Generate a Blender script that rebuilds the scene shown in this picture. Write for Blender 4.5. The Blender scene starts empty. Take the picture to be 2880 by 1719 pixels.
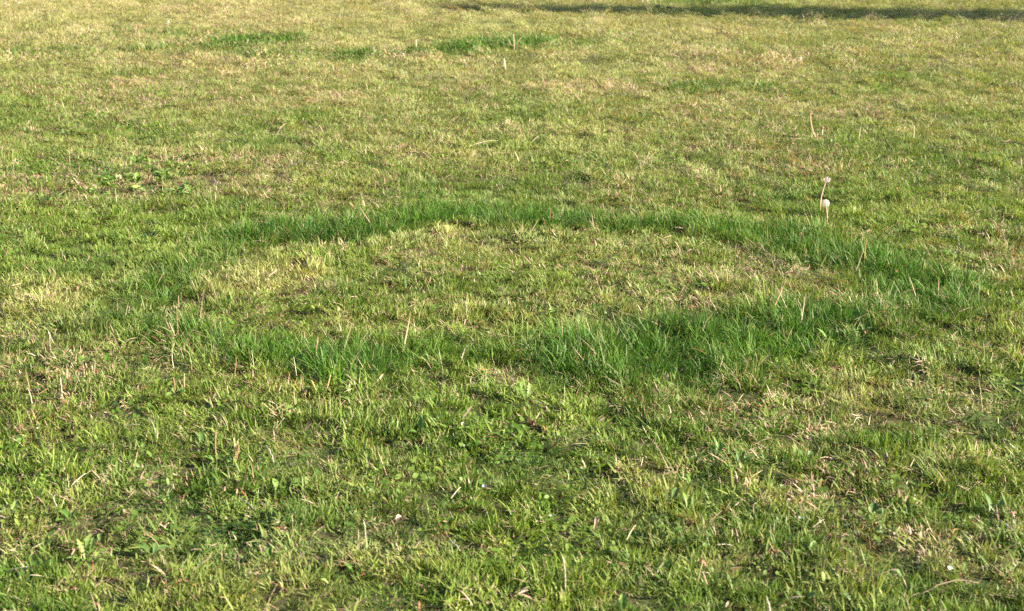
import bpy, math, random
import numpy as np
from mathutils import Vector

R = math.radians
random.seed(7)
rng = np.random.default_rng(11)
scene = bpy.context.scene
col = scene.collection

# ------------------------------------------------------------------ camera
PW, PH, FPX = 2880.0, 1719.0, 4000.0        # photo size, focal length in photo pixels (50 mm on 36 mm)
CAM_H = 1.5
TILT = R(15.92)
cam_d = bpy.data.cameras.new('camera')
cam = bpy.data.objects.new('camera', cam_d)
col.objects.link(cam)
cam.location = (0, 0, CAM_H)
cam.rotation_euler = (R(90) - TILT, 0, 0)
cam_d.sensor_width = 36.0
cam_d.lens = 36.0 * FPX / PW
cam_d.clip_start = 0.05
cam_d.clip_end = 6000
cam_d.dof.use_dof = True
cam_d.dof.focus_distance = 5.2
cam_d.dof.aperture_fstop = 6.3
scene.camera = cam

# ------------------------------------------------------------------ light
SUN_EL = R(25)
SUN_AZ = R(104)            # clockwise from +Y (view direction): on the right, a little behind the camera
sun_dir = Vector((math.sin(SUN_AZ) * math.cos(SUN_EL), math.cos(SUN_AZ) * math.cos(SUN_EL), math.sin(SUN_EL)))
world = bpy.data.worlds.new('World')
scene.world = world
world.use_nodes = True
nt = world.node_tree
bg = nt.nodes['Background']
sky = nt.nodes.new('ShaderNodeTexSky')
sky.sky_type = 'NISHITA'
sky.sun_disc = False
sky.sun_elevation = SUN_EL
sky.sun_rotation = SUN_AZ
sky.air_density = 1.0
sky.dust_density = 1.2
sky.ozone_density = 1.0
nt.links.new(sky.outputs[0], bg.inputs[0])
bg.inputs[1].default_value = 0.066
sun_d = bpy.data.lights.new('sun', 'SUN')
sun_d.energy = 5.0
sun_d.angle = R(0.53)
sun_d.color = (1.0, 0.87, 0.71)
sun = bpy.data.objects.new('sun', sun_d)
col.objects.link(sun)
sun.location = (20, -4, 15)
sun.rotation_euler = (-sun_dir).to_track_quat('-Z', 'Y').to_euler()
vs = scene.view_settings
vs.view_transform = 'Standard'
vs.look = 'None'
vs.gamma = 1.0
vs.exposure = 2.22
vs.use_curve_mapping = False
scene.cycles.max_bounces = 3
scene.cycles.diffuse_bounces = 2
scene.cycles.transmission_bounces = 2
scene.cycles.transparent_max_bounces = 4
scene.cycles.use_denoising = False
scene.cycles.use_adaptive_sampling = False
scene.cycles.debug_use_spatial_splits = True
scene.cycles.sample_clamp_indirect = 4.0

# ------------------------------------------------------------------ noise and pixel helpers
def _hash(ix, iy, seed):
    n = (ix.astype(np.int64) * 374761393 + iy.astype(np.int64) * 668265263 + seed * 974634777) & 0xffffffff
    n = ((n ^ (n >> 13)) * 1274126177) & 0xffffffff
    n = (n ^ (n >> 16)) & 0xffffffff
    return n / 4294967295.0

def vnoise(x, y, scale, seed):
    x = np.asarray(x, float) / scale; y = np.asarray(y, float) / scale
    ix, iy = np.floor(x), np.floor(y)
    fx, fy = x - ix, y - iy
    fx = fx * fx * (3 - 2 * fx); fy = fy * fy * (3 - 2 * fy)
    a = _hash(ix, iy, seed); b = _hash(ix + 1, iy, seed)
    c = _hash(ix, iy + 1, seed); d = _hash(ix + 1, iy + 1, seed)
    return (a * (1 - fx) + b * fx) * (1 - fy) + (c * (1 - fx) + d * fx) * fy

def fbm(x, y, scale, seed, octaves=3):
    t, amp, tot = 0.0, 1.0, 0.0
    for o in range(octaves):
        t = t + amp * vnoise(x, y, scale / 2 ** o, seed + o * 17)
        tot += amp; amp *= 0.5
    return t / tot

def height(x, y):
    x = np.asarray(x, float); y = np.asarray(y, float)
    h = (fbm(x, y, 1.7, 3, 2) - .5) * .035 + (fbm(x, y, .17, 21, 2) - .5) * .034 * np.clip(1.6 - np.hypot(x, y) / 9, .4, 1)
    r = np.sqrt(x * x + y * y)
    return h * np.clip((60 - r) / 30, 0, 1)

ST, CT = math.sin(TILT), math.cos(TILT)
def ray(px, py):
    a = (px - PW / 2) / FPX; b = -(py - PH / 2) / FPX
    return np.array([a, CT + b * ST, -ST + b * CT])
def ground(px, py, z=0.0):                     # photo pixel -> point on the level z
    d = ray(px, py); t = (z - CAM_H) / d[2]
    return np.array([d[0] * t, d[1] * t, z])
def at_depth(px, py, Y):                       # photo pixel -> point on the upright plane y = Y
    d = ray(px, py); t = Y / d[1]
    return np.array([d[0] * t, Y, CAM_H + d[2] * t])
def on_lawn(px, py):
    # the pixel is where a thing comes out of the turf, about 3 cm above the soil
    p = ground(px, py, .028)
    z = float(height(p[0], p[1]))
    p = ground(px, py, z + .028)
    return np.array([p[0], p[1], z])

S = PW / 2486.0                                # outlines below were read off a 2486 px wide view
def poly_dist(x, y, pts):
    """distance from points to a polyline given as (x, y, half width, strength); returns the soft 0..1 mask"""
    best = np.zeros_like(x)
    for (ax, ay, aw, as_), (bx, by, bw, bs) in zip(pts[:-1], pts[1:]):
        dx, dy = bx - ax, by - ay
        L = dx * dx + dy * dy + 1e-9
        t = np.clip(((x - ax) * dx + (y - ay) * dy) / L, 0, 1)
        d = np.hypot(x - ax - t * dx, y - ay - t * dy)
        w = aw + t * (bw - aw); s = as_ + t * (bs - as_)
        best = np.maximum(best, s * np.clip(1.55 - d / w, 0, 1))
    return np.clip(best, 0, 1)
def trace(rows):
    out = []
    for px, py, w, s in rows:
        p = ground(px * S, py * S, .045)
        out.append((p[0], p[1], w, s))
    return out

RING = trace([(300, 770, .13, .55), (345, 725, .12, .38), (440, 672, .17, .72), (500, 610, .16, .42), (590, 570, .19, .7), (700, 550, .20, 1), (820, 545, .20, .9),
              (930, 530, .15, .55), (1060, 515, .18, 1), (1180, 513, .19, 1), (1320, 518, .20, .8), (1460, 525, .16, .65), (1600, 536, .15, .55), (1740, 548, .15, .75),
              (1880, 561, .19, 1), (1980, 583, .19, 1), (2090, 620, .19, .75), (2180, 655, .21, .9), (2235, 690, .22, 1), (2215, 730, .17, .55), (2110, 765, .16, .6),
              (1980, 772, .22, .95), (1860, 790, .24, 1.1), (1740, 815, .23, 1), (1600, 845, .25, 1.1), (1450, 855, .23, 1.05), (1320, 845, .16, .6), (1210, 850, .15, .5),
              (1100, 835, .14, .45), (980, 850, .15, .6), (870, 868, .18, 1), (790, 858, .11, .5), (690, 838, .17, 1), (600, 838, .15, .9), (500, 815, .12, .5), (400, 785, .14, .65), (300, 770, .13, .55)])
FAR_RINGS = [
    trace([(370, 112, .32, .6), (480, 114, .34, .7), (560, 104, .3, .7), (640, 93, .45, 1), (690, 92, .35, .7)]),
    trace([(520, 120, .22, .5), (640, 124, .24, .7), (760, 127, .2, .6), (880, 125, .22, .8), (960, 122, .26, 1), (1020, 121, .26, 1), (1100, 115, .34, .9), (1180, 106, .42, .8), (1250, 97, .5, .8), (1330, 92, .5, .55)]),
    trace([(20, 128, .22, .6), (70, 118, .3, .7), (130, 116, .35, .7)]),
    trace([(230, 86, .3, .45), (330, 78, .4, .5), (440, 74, .4, .55), (560, 76, .3, .3)]),
    trace([(1655, 207, .25, .8), (1740, 202, .28, .8), (1830, 205, .26, .6), (1900, 216, .2, .4)]),
    trace([(1640, 2, .5, .6), (1740, 2, .6, .7)]),
    trace([(270, 172, .25, .5), (350, 168, .25, .5)]),
    trace([(900, 70, .3, .35), (1000, 70, .3, .35)]),
    trace([(1390, 92, .3, .5), (1420, 86, .4, .6)]),
    trace([(560, 320, .12, .5), (620, 345, .14, .55), (700, 330, .12, .4)]),
    trace([(1150, 330, .14, .45), (1330, 345, .14, .5)]),
    trace([(1330, 405, .14, .5), (1420, 408, .14, .55), (1520, 402, .12, .3)]),
    trace([(1400, 425, .12, .4), (1480, 440, .12, .5)]),
    trace([(2050, 330, .16, .4), (2180, 345, .2, .5), (2330, 375, .22, .5), (2450, 395, .2, .4)]),
    trace([(1880, 470, .14, .35), (2000, 520, .14, .4)]),
    trace([(2020, 1280, .05, .4), (2100, 1300, .06, .5)]),
    trace([(2300, 1150, .07, .35), (2460, 1120, .08, .5)]),
    trace([(1550, 950, .08, .4), (1700, 940, .09, .4), (1850, 1000, .07, .3)]),
]
# bare or thatchy spots: (x, y, half width m, half depth m, strength)
BARE = [(ground(a * S, b * S)[0], ground(a * S, b * S)[1], w, d, s) for a, b, w, d, s in [
    (1130, 28, .38, .45, .95), (1160, 29, .25, .3, .6), (1415, 92, .2, .2, .9), (1740, 235, .17, .12, .8), (1715, 225, .1, .1, .5), (760, 715, .09, .10, 1.0),
    (748, 690, .09, .07, .9), (1140, 672, .11, .06, .9), (1155, 655, .06, .05, .6), (1820, 618, .10, .08, .85), (1215, 932, .07, .05, 1.0), (1475, 938, .07, .045, 1.0),
    (38, 468, .10, .09, .8), (185, 470, .10, .07, .7), (420, 412, .14, .05, .8), (300, 462, .12, .06, .5), (440, 435, .22, .12, .8), (160, 430, .16, .12, .75), (250, 400, .18, .1, .7), (350, 470, .22, .1, .8), (470, 400, .15, .1, .6), (540, 455, .12, .1, .5), (1300, 340, .07, .06, .4),
    (960, 380, .07, .08, .5), (880, 460, .06, .07, .6), (235, 1360, .05, .03, .8), (2060, 1395, .05, .035, .7), (1730, 1375, .045, .04, .5), (2330, 1290, .05, .03, .5),
    (1290, 1040, .1, .05, .55), (2170, 1060, .05, .05, .4), (40, 905, .05, .04, .5), (800, 610, .05, .05, .3), (240, 680, .07, .05, .4), (1500, 690, .1, .1, .35), (2100, 640, .06, .08, .0)]]
# drier, straw-coloured stretches and yellow-green stretches: (x, y, half width, half depth, dry, yellow)
TINT = [(ground(a * S, b * S)[0], ground(a * S, b * S)[1], w, d, dr, ye) for a, b, w, d, dr, ye in [
    (2150, 985, .22, .22, .0, 1.0), (1300, 750, .35, .3, .1, .2), (1150, 590, .5, .35, .05, .55), (640, 690, .3, .3, .1, .8), (60, 730, .25, .4, .15, .5), (100, 890, .35, .25, .3, .1),
    (1350, 640, .8, .5, .12, .0), (1850, 640, .7, .45, .12, .1), (330, 430, 1.0, .8, .40, .0), (480, 215, 1.6, 1.4, .25, 0), (1450, 225, 1.2, .8, .15, 0), (2100, 150, 2.0, 1.2, .25, 0),
    (1900, 360, 1.0, .8, .15, 0), (700, 150, 2.0, .8, .22, 0), (50, 145, .5, .2, .7, 0), (2450, 160, .8, .8, .3, 0), (2300, 1030, .25, .1, .1, .5), (2420, 600, .5, .5, .3, 0), (1700, 460, .6, .4, .2, 0),
    (1300, 70, 3, 3, .05, .5), (200, 30, 5, 5, .05, .45), (1000, 40, 4, 2.5, .12, .3), (120, 1300, .2, .1, .3, 0), (600, 1080, .3, .1, .2, 0), (1900, 1180, .4, .15, .2, 0), (480, 640, .4, .4, 0, .4)]]

def blobs(x, y, rows, k):
    out = np.zeros_like(x)
    for r_ in rows:
        q = ((x - r_[0]) / r_[2]) ** 2 + ((y - r_[1]) / r_[3]) ** 2
        out = np.maximum(out, r_[k] * np.clip(1.5 - q, 0, 1))
    return out
def wobble(x, y, a):
    return x + (fbm(x, y, .30, 90, 2) - .5) * a, y + (fbm(x, y, .30, 120, 2) - .5) * a
def lush_at(x, y, clumps=True):
    wx, wy = wobble(x, y, .28)
    m = poly_dist(wx, wy, RING)
    n = .5 * fbm(x, y, .24, 44, 2) + .5 * fbm(x, y, .6, 47, 2)
    m = m * np.clip(.40 + 1.6 * n, .5, 1.5)
    # clumps of darker grass in the front lawn, deepened to paint in shaded gaps
    near = np.clip((4.9 - y) / 1.3, 0, 1)
    if clumps: m = np.maximum(m, near * np.clip((fbm(x, y, .18, 303, 2) - .43) * 2.6, 0, .52))
    for i, f in enumerate(FAR_RINGS):
        m = np.maximum(m, poly_dist(wx, wy, f) * (.8 + .6 * n) * (.95 if i < 2 else .75 if i < 6 else .5))
    return np.clip(m, 0, 1)
def bare_at(x, y):
    wx, wy = wobble(x, y, .10)
    return blobs(wx, wy, BARE, 4)

# ------------------------------------------------------------------ materials
def new_mat(name):
    m = bpy.data.materials.new(name); m.use_nodes = True
    t = m.node_tree; t.nodes.clear()
    return m, t
def N(t, kind, **kw):
    n = t.nodes.new(kind)
    for k, v in kw.items(): setattr(n, k, v)
    return n
def mixc(t, fac, a, b, mode='MIX'):
    n = N(t, 'ShaderNodeMix', data_type='RGBA', blend_type=mode)
    for sock, v in ((n.inputs[0], fac), (n.inputs[6], a), (n.inputs[7], b)):
        if isinstance(v, (int, float)): sock.default_value = v
        elif isinstance(v, tuple): sock.default_value = (*v, 1)
        else: t.links.new(v, sock)
    return n.outputs[2]
def mth(t, op, a, b=None, c=None, clamp=False):
    n = N(t, 'ShaderNodeMath', operation=op, use_clamp=clamp)
    for i, v in enumerate((a, b, c)):
        if v is None: continue
        if isinstance(v, (int, float)): n.inputs[i].default_value = v
        else: t.links.new(v, n.inputs[i])
    return n.outputs[0]
def attr(t, name, kind='GEOMETRY'):
    n = N(t, 'ShaderNodeAttribute', attribute_type=kind, attribute_name=name)
    return n.outputs['Fac']
def leafy_out(t, color, rough=.5, spec=.3, trans=.32, trans_tint=(1.15, 1.12, .5)):
    p = N(t, 'ShaderNodeBsdfPrincipled')
    t.links.new(color, p.inputs['Base Color'])
    p.inputs['Roughness'].default_value = rough
    p.inputs['Specular IOR Level'].default_value = spec
    tr = N(t, 'ShaderNodeBsdfTranslucent')
    tc = mixc(t, 1.0, color, trans_tint, 'MULTIPLY')
    t.links.new(tc, tr.inputs[0])
    mx = N(t, 'ShaderNodeMixShader')
    mx.inputs[0].default_value = trans
    t.links.new(p.outputs[0], mx.inputs[1]); t.links.new(tr.outputs[0], mx.inputs[2])
    o = N(t, 'ShaderNodeOutputMaterial')
    t.links.new(mx.outputs[0], o.inputs[0])

def grass_material():
    m, t = new_mat('grass_blade')
    r, q, h = attr(t, 'blade_r'), attr(t, 'blade_q'), attr(t, 'blade_t')
    dry, lush, yel, tone = (attr(t, k, 'INSTANCER') for k in ('dry', 'lush', 'yellow', 'tone'))
    lawn = mixc(t, q, (.066, .128, .015), (.166, .240, .043))
    lawn = mixc(t, mth(t, 'MULTIPLY', yel, .85), lawn, (.290, .304, .116))
    ring = mixc(t, q, (.025, .088, .009), (.078, .176, .020))
    g = mixc(t, lush, lawn, ring)
    g = mixc(t, tone, mixc(t, 1.0, g, (.70, .77, .78), 'MULTIPLY'), mixc(t, 1.0, g, (1.25, 1.16, 1.05), 'MULTIPLY'))
    straw = mixc(t, q, (.27, .175, .115), (.55, .40, .295))
    straw = mixc(t, mth(t, 'LESS_THAN', q, .22), straw, (.23, .105, .06))
    isdry = mth(t, 'LESS_THAN', r, dry)
    # a green blade is paler and yellower at its sheath and some have a withered tip
    wither = mth(t, 'MULTIPLY', mth(t, 'GREATER_THAN', q, .62), mth(t, 'SUBTRACT', mth(t, 'MULTIPLY', h, 2.2), 1.35, clamp=True))
    g = mixc(t, mth(t, 'MULTIPLY', wither, .55), g, (.42, .33, .16))
    g = mixc(t, mth(t, 'SUBTRACT', .45, mth(t, 'MULTIPLY', h, 1.6), clamp=True), g, (.24, .22, .10))
    c = mixc(t, isdry, g, straw)
    leafy_out(t, c, .5, .22, .32)
    return m

def simple_leaf(name, a, b, scale=60, trans=.28, rough=.5, spec=.3, tint=(1.1, 1.1, .6)):
    m, t = new_mat(name)
    tc = N(t, 'ShaderNodeTexCoord')
    no = N(t, 'ShaderNodeTexNoise'); no.inputs['Scale'].default_value = scale; no.inputs['Detail'].default_value = 3
    t.links.new(tc.outputs['Object'], no.inputs['Vector'])
    oi = N(t, 'ShaderNodeObjectInfo')
    f = mth(t, 'ADD', mth(t, 'MULTIPLY', mth(t, 'SUBTRACT', no.outputs[0], .5), 1.6), oi.outputs['Random'], clamp=True)
    c = mixc(t, f, a, b)
    leafy_out(t, c, rough, spec, trans, tint)
    return m

M = {}
M['grass'] = grass_material()
M['weed'] = simple_leaf('weed_leaf', (.070, .150, .024), (.15, .24, .052), 70)
M['weed_dark'] = simple_leaf('weed_leaf_dark', (.050, .105, .022), (.095, .165, .042), 70)
M['weed_pale'] = simple_leaf('weed_leaf_pale', (.12, .205, .040), (.205, .29, .075), 70)
M['vein'] = simple_leaf('leaf_vein', (.32, .38, .17), (.42, .45, .24), 70, .1)
M['straw'] = simple_leaf('dry_stalk', (.40, .30, .20), (.62, .50, .36), 40, .12)
M['straw_white'] = simple_leaf('bleached_stalk', (.48, .40, .31), (.64, .56, .46), 40, .12)
M['straw_orange'] = simple_leaf('orange_stalk', (.36, .20, .09), (.50, .31, .15), 40, .15)
M['straw_dark'] = simple_leaf('weathered_stalk', (.20, .14, .10), (.34, .25, .18), 40, .05)
M['stem_pink'] = simple_leaf('dandelion_stem', (.50, .30, .22), (.66, .46, .34), 30, .1, .4)
M['fluff'] = simple_leaf('seed_fluff', (.66, .58, .54), (.74, .66, .61), 30, .45, .7, .1, (1, 1, 1))
M['seed'] = simple_leaf('seed_core', (.26, .19, .13), (.40, .30, .22), 90, 0, .7)
M['spike_brown'] = simple_leaf('plantain_spike', (.22, .14, .07), (.36, .24, .13), 160, .05, .7)
M['spike_ochre'] = simple_leaf('plantain_spike_ochre', (.34, .25, .08), (.46, .35, .13), 160, .05, .7)
M['spike_red'] = simple_leaf('plantain_spike_red', (.16, .07, .045), (.27, .13, .08), 160, .05, .7)
M['fallen_orange'] = simple_leaf('fallen_leaf_orange', (.36, .16, .06), (.48, .25, .10), 50, .2)
M['fallen_brown'] = simple_leaf('fallen_leaf_brown', (.20, .10, .06), (.34, .18, .11), 50, .12)
M['fallen_red'] = simple_leaf('fallen_leaf_red', (.17, .075, .05), (.27, .125, .08), 50, .15)
M['fallen_pink'] = simple_leaf('fallen_leaf_tan', (.52, .34, .24), (.64, .46, .34), 50, .2)
M['clod'] = simple_leaf('dark_clod', (.055, .030, .030), (.09, .055, .05), 90, 0, .8)
M['petal_white'] = simple_leaf('white_scrap', (.74, .73, .72), (.82, .81, .80), 40, .2)
M['petal_blue'] = simple_leaf('bluish_scrap', (.30, .31, .36), (.42, .43, .48), 40, .2)
M['petal_yellow'] = simple_leaf('yellow_petal', (.75, .45, .03), (.82, .58, .06), 40, .2)
M['bark'] = simple_leaf('bark', (.10, .075, .05), (.18, .14, .10), 9, 0, .85)
M['crown'] = simple_leaf('tree_leaf', (.035, .075, .022), (.07, .12, .035), 9, .25)

def soil_material():
    m, t = new_mat('lawn_soil')
    ge = N(t, 'ShaderNodeNewGeometry')
    n1 = N(t, 'ShaderNodeTexNoise'); n1.inputs['Scale'].default_value = 55; n1.inputs['Detail'].default_value = 6; n1.inputs['Roughness'].default_value = .7
    n2 = N(t, 'ShaderNodeTexNoise'); n2.inputs['Scale'].default_value = 3.2; n2.inputs['Detail'].default_value = 4
    n3 = N(t, 'ShaderNodeTexNoise'); n3.inputs['Scale'].default_value = .25; n3.inputs['Detail'].default_value = 5
    for n in (n1, n2, n3): t.links.new(ge.outputs['Position'], n.inputs['Vector'])
    soil = mixc(t, n1.outputs[0], (.032, .020, .013), (.11, .072, .046))
    thatch = mixc(t, n1.outputs[0], (.045, .042, .018), (.13, .11, .06))
    moss = mixc(t, n1.outputs[0], (.018, .026, .008), (.060, .072, .024))
    moss = mixc(t, mth(t, 'MULTIPLY', n2.outputs[0], .7), moss, thatch)
    c = mixc(t, attr(t, 'bare'), moss, soil)
    # beyond the blades that are modelled, the turf itself
    sep = N(t, 'ShaderNodeSeparateXYZ'); t.links.new(ge.outputs['Position'], sep.inputs[0])
    ln = N(t, 'ShaderNodeVectorMath', operation='LENGTH'); t.links.new(ge.outputs['Position'], ln.inputs[0])
    far = mth(t, 'MULTIPLY', mth(t, 'SUBTRACT', ln.outputs['Value'], 27.0), .25, clamp=True)
    turf = mixc(t, n3.outputs[0], (.07, .10, .03), (.16, .17, .055))
    c = mixc(t, far, c, turf)
    p = N(t, 'ShaderNodeBsdfPrincipled'); t.links.new(c, p.inputs['Base Color'])
    p.inputs['Roughness'].default_value = .95; p.inputs['Specular IOR Level'].default_value = .1
    b = N(t, 'ShaderNodeBump'); b.inputs['Strength'].default_value = .8; b.inputs['Distance'].default_value = .012
    t.links.new(n1.outputs[0], b.inputs['Height']); t.links.new(b.outputs[0], p.inputs['Normal'])
    o = N(t, 'ShaderNodeOutputMaterial'); t.links.new(p.outputs[0], o.inputs[0])
    return m
M['soil'] = soil_material()

# ------------------------------------------------------------------ object helpers
def mesh_of(name, V, F, mat, smooth=True):
    me = bpy.data.meshes.new(name)
    me.from_pydata([tuple(map(float, v)) for v in V], [], F)
    me.materials.append(mat)
    if smooth: me.polygons.foreach_set('use_smooth', [True] * len(me.polygons))
    me.update()
    return me
def link(name, me, parent=None, loc=None):
    o = bpy.data.objects.new(name, me); col.objects.link(o)
    if parent is not None: o.parent = parent
    if loc is not None: o.location = loc
    return o
def tag(o, label, cat, group=None, kind=None):
    o['label'] = label; o['category'] = cat
    if group: o['group'] = group
    if kind: o['kind'] = kind
    return o
def empty(name, loc):
    o = bpy.data.objects.new(name, None); col.objects.link(o); o.location = loc; o.empty_display_size = .02
    return o
class Geo:
    def __init__(s): s.V, s.F = [], []
    def add(s, V, F):
        k = len(s.V); s.V += [tuple(v) for v in V]; s.F += [tuple(i + k for i in f) for f in F]
    def tube(s, pts, rad, n=6, cap=True):
        pts = [np.array(p, float) for p in pts]
        V, F = [], []
        for i, p in enumerate(pts):
            d = pts[min(i + 1, len(pts) - 1)] - pts[max(i - 1, 0)]
            d = d / (np.linalg.norm(d) + 1e-12)
            u = np.cross(d, (0, 0, 1) if abs(d[2]) < .9 else (1, 0, 0)); u /= np.linalg.norm(u)
            v = np.cross(d, u)
            for k in range(n):
                a = 2 * math.pi * k / n
                V.append(p + rad[i] * (math.cos(a) * u + math.sin(a) * v))
        for i in range(len(pts) - 1):
            for k in range(n):
                F.append((i * n + k, i * n + (k + 1) % n, (i + 1) * n + (k + 1) % n, (i + 1) * n + k))
        if cap:
            F.append(tuple(range(n - 1, -1, -1))); F.append(tuple(range((len(pts) - 1) * n, len(pts) * n)))
        s.add(V, F)
    def mesh(s, name, mat, smooth=True): return mesh_of(name, s.V, s.F, mat, smooth)
def curve_pts(a, b, bow, n=8, wig=0.0):
    """n+1 points from a to b with a sideways bow vector and a little wander"""
    a, b, bow = (np.array(v, float) for v in (a, b, bow))
    L = np.linalg.norm(b - a)
    out = []
    for i in range(n + 1):
        t = i / n
        p = a + (b - a) * t + bow * 4 * t * (1 - t)
        if 0 < i < n and wig: p = p + np.array([random.uniform(-1, 1) for _ in range(3)]) * wig * L
        out.append(p)
    return out

# ------------------------------------------------------------------ ground: one sheet to the horizon
def build_ground():
    rad = [0.0] + list(np.geomspace(.4, 30, 230)) + list(np.geomspace(33, 4000, 40))
    nA = 540
    ang = np.linspace(0, 2 * math.pi, nA, endpoint=False)
    rr = np.array(rad[1:])
    X = (rr[:, None] * np.cos(ang)[None]).ravel(); Y = (rr[:, None] * np.sin(ang)[None]).ravel()
    Z = height(X, Y)
    V = np.vstack([[[0, 0, float(height(0, 0))]], np.stack([X, Y, Z], 1)])
    i = np.arange(len(rr) - 1)[:, None]; k = np.arange(nA)[None]
    a = 1 + i * nA + k; b = 1 + i * nA + (k + 1) % nA
    quads = np.stack([a, a + nA, b + nA, b], -1).reshape(-1, 4)
    F = [(0, 1 + j, 1 + (j + 1) % nA) for j in range(nA)] + [tuple(q) for q in quads.tolist()]
    me = mesh_of('ground', V, F, M['soil'])
    b = bare_at(V[:, 0], V[:, 1]) * (np.hypot(V[:, 0], V[:, 1]) < 30)
    a = me.attributes.new('bare', 'FLOAT', 'POINT'); a.data.foreach_set('value', b.astype(np.float32))
    o = link('ground', me)
    o['kind'] = 'structure'; o['label'] = 'brown soil and thatch under the lawn'; o['category'] = 'ground'
build_ground()

# ------------------------------------------------------------------ grass
def blades(n, disc, lmin, lmax, wmin, wmax, lean, curl, seed, lpow=1.6):
    g = np.random.default_rng(seed)
    rr = disc * g.random(n) ** .72; th = g.random(n) * 2 * math.pi
    bx, by = rr * np.cos(th), rr * np.sin(th)
    L = lmin + (lmax - lmin) * g.random(n) ** lpow
    W = wmin + (wmax - wmin) * g.random(n)
    az = np.where(g.random(n) < .6, th + g.normal(0, .8, n), g.random(n) * 2 * math.pi)
    t0 = np.abs(g.normal(0, lean, n)) * (.55 + .75 * rr / disc); t1 = t0 + np.abs(g.normal(curl, curl * .6, n))
    t1 = np.minimum(t1, R(118))
    seg = np.array([0, .38, .72, 1.0]); wp = np.array([.8, 1.0, .72, 0])
    d = np.stack([np.cos(az), np.sin(az)], 1)
    tw = g.normal(0, .6, n)
    side = np.stack([-np.sin(az + tw), np.cos(az + tw)], 1)
    P = np.stack([bx, by, np.full(n, -.006)], 1)
    pts = [P]
    for j in range(3):
        ds = (seg[j + 1] - seg[j]) * L
        tm = t0 + (t1 - t0) * (seg[j] + seg[j + 1]) / 2
        step = np.stack([np.sin(tm) * d[:, 0], np.sin(tm) * d[:, 1], np.cos(tm)], 1) * ds[:, None]
        pts.append(pts[-1] + step)
    V = np.zeros((n, 7, 3))
    for j in range(3):
        off = np.stack([side[:, 0], side[:, 1], np.zeros(n)], 1) * (W * wp[j] / 2)[:, None]
        V[:, 2 * j] = pts[j] - off; V[:, 2 * j + 1] = pts[j] + off
    V[:, 6] = pts[3]
    base = (np.arange(n) * 7)[:, None]
    q = np.concatenate([base + np.array([[0, 1, 3, 2]]), base + np.array([[2, 3, 5, 4]])], 0)
    tr = base + np.array([[4, 5, 6]])
    rk = np.argsort(np.argsort(W / wmax + g.random(n) * .45 - .45 * t0)) / n      # thin blades wither first
    attrs = {'blade_r': np.repeat(rk, 7), 'blade_q': np.repeat(g.random(n), 7), 'blade_t': np.tile(np.array([0, 0, .38, .38, .72, .72, 1.0]), n)}
    return V.reshape(-1, 3), q, tr, attrs

def grass_mesh(name, parts, mat):
    Vs, loops, starts, totals, A, off = [], [], [], [], {k: [] for k in ('blade_r', 'blade_q', 'blade_t')}, 0
    pos = 0
    for V, q, tr, at in parts:
        Vs.append(V)
        for f in (q, tr):
            if f is None or len(f) == 0: continue
            k = f.shape[1]
            loops.append((f + off).ravel()); starts.append(pos + np.arange(len(f)) * k); pos += f.size
        for k in A: A[k].append(at[k])
        off += len(V)
    V = np.concatenate(Vs); loops = np.concatenate(loops); starts = np.concatenate(starts)
    me = bpy.data.meshes.new(name)
    me.vertices.add(len(V)); me.vertices.foreach_set('co', V.astype(np.float32).ravel())
    me.loops.add(len(loops)); me.loops.foreach_set('vertex_index', loops.astype(np.int32))
    me.polygons.add(len(starts)); me.polygons.foreach_set('loop_start', starts.astype(np.int32))
    me.update(calc_edges=True)
    me.polygons.foreach_set('use_smooth', [True] * len(me.polygons))
    for k in A:
        a = me.attributes.new(k, 'FLOAT', 'POINT'); a.data.foreach_set('value', np.concatenate(A[k]).astype(np.float32))
    me.materials.append(mat)
    me.validate()
    return me

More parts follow.
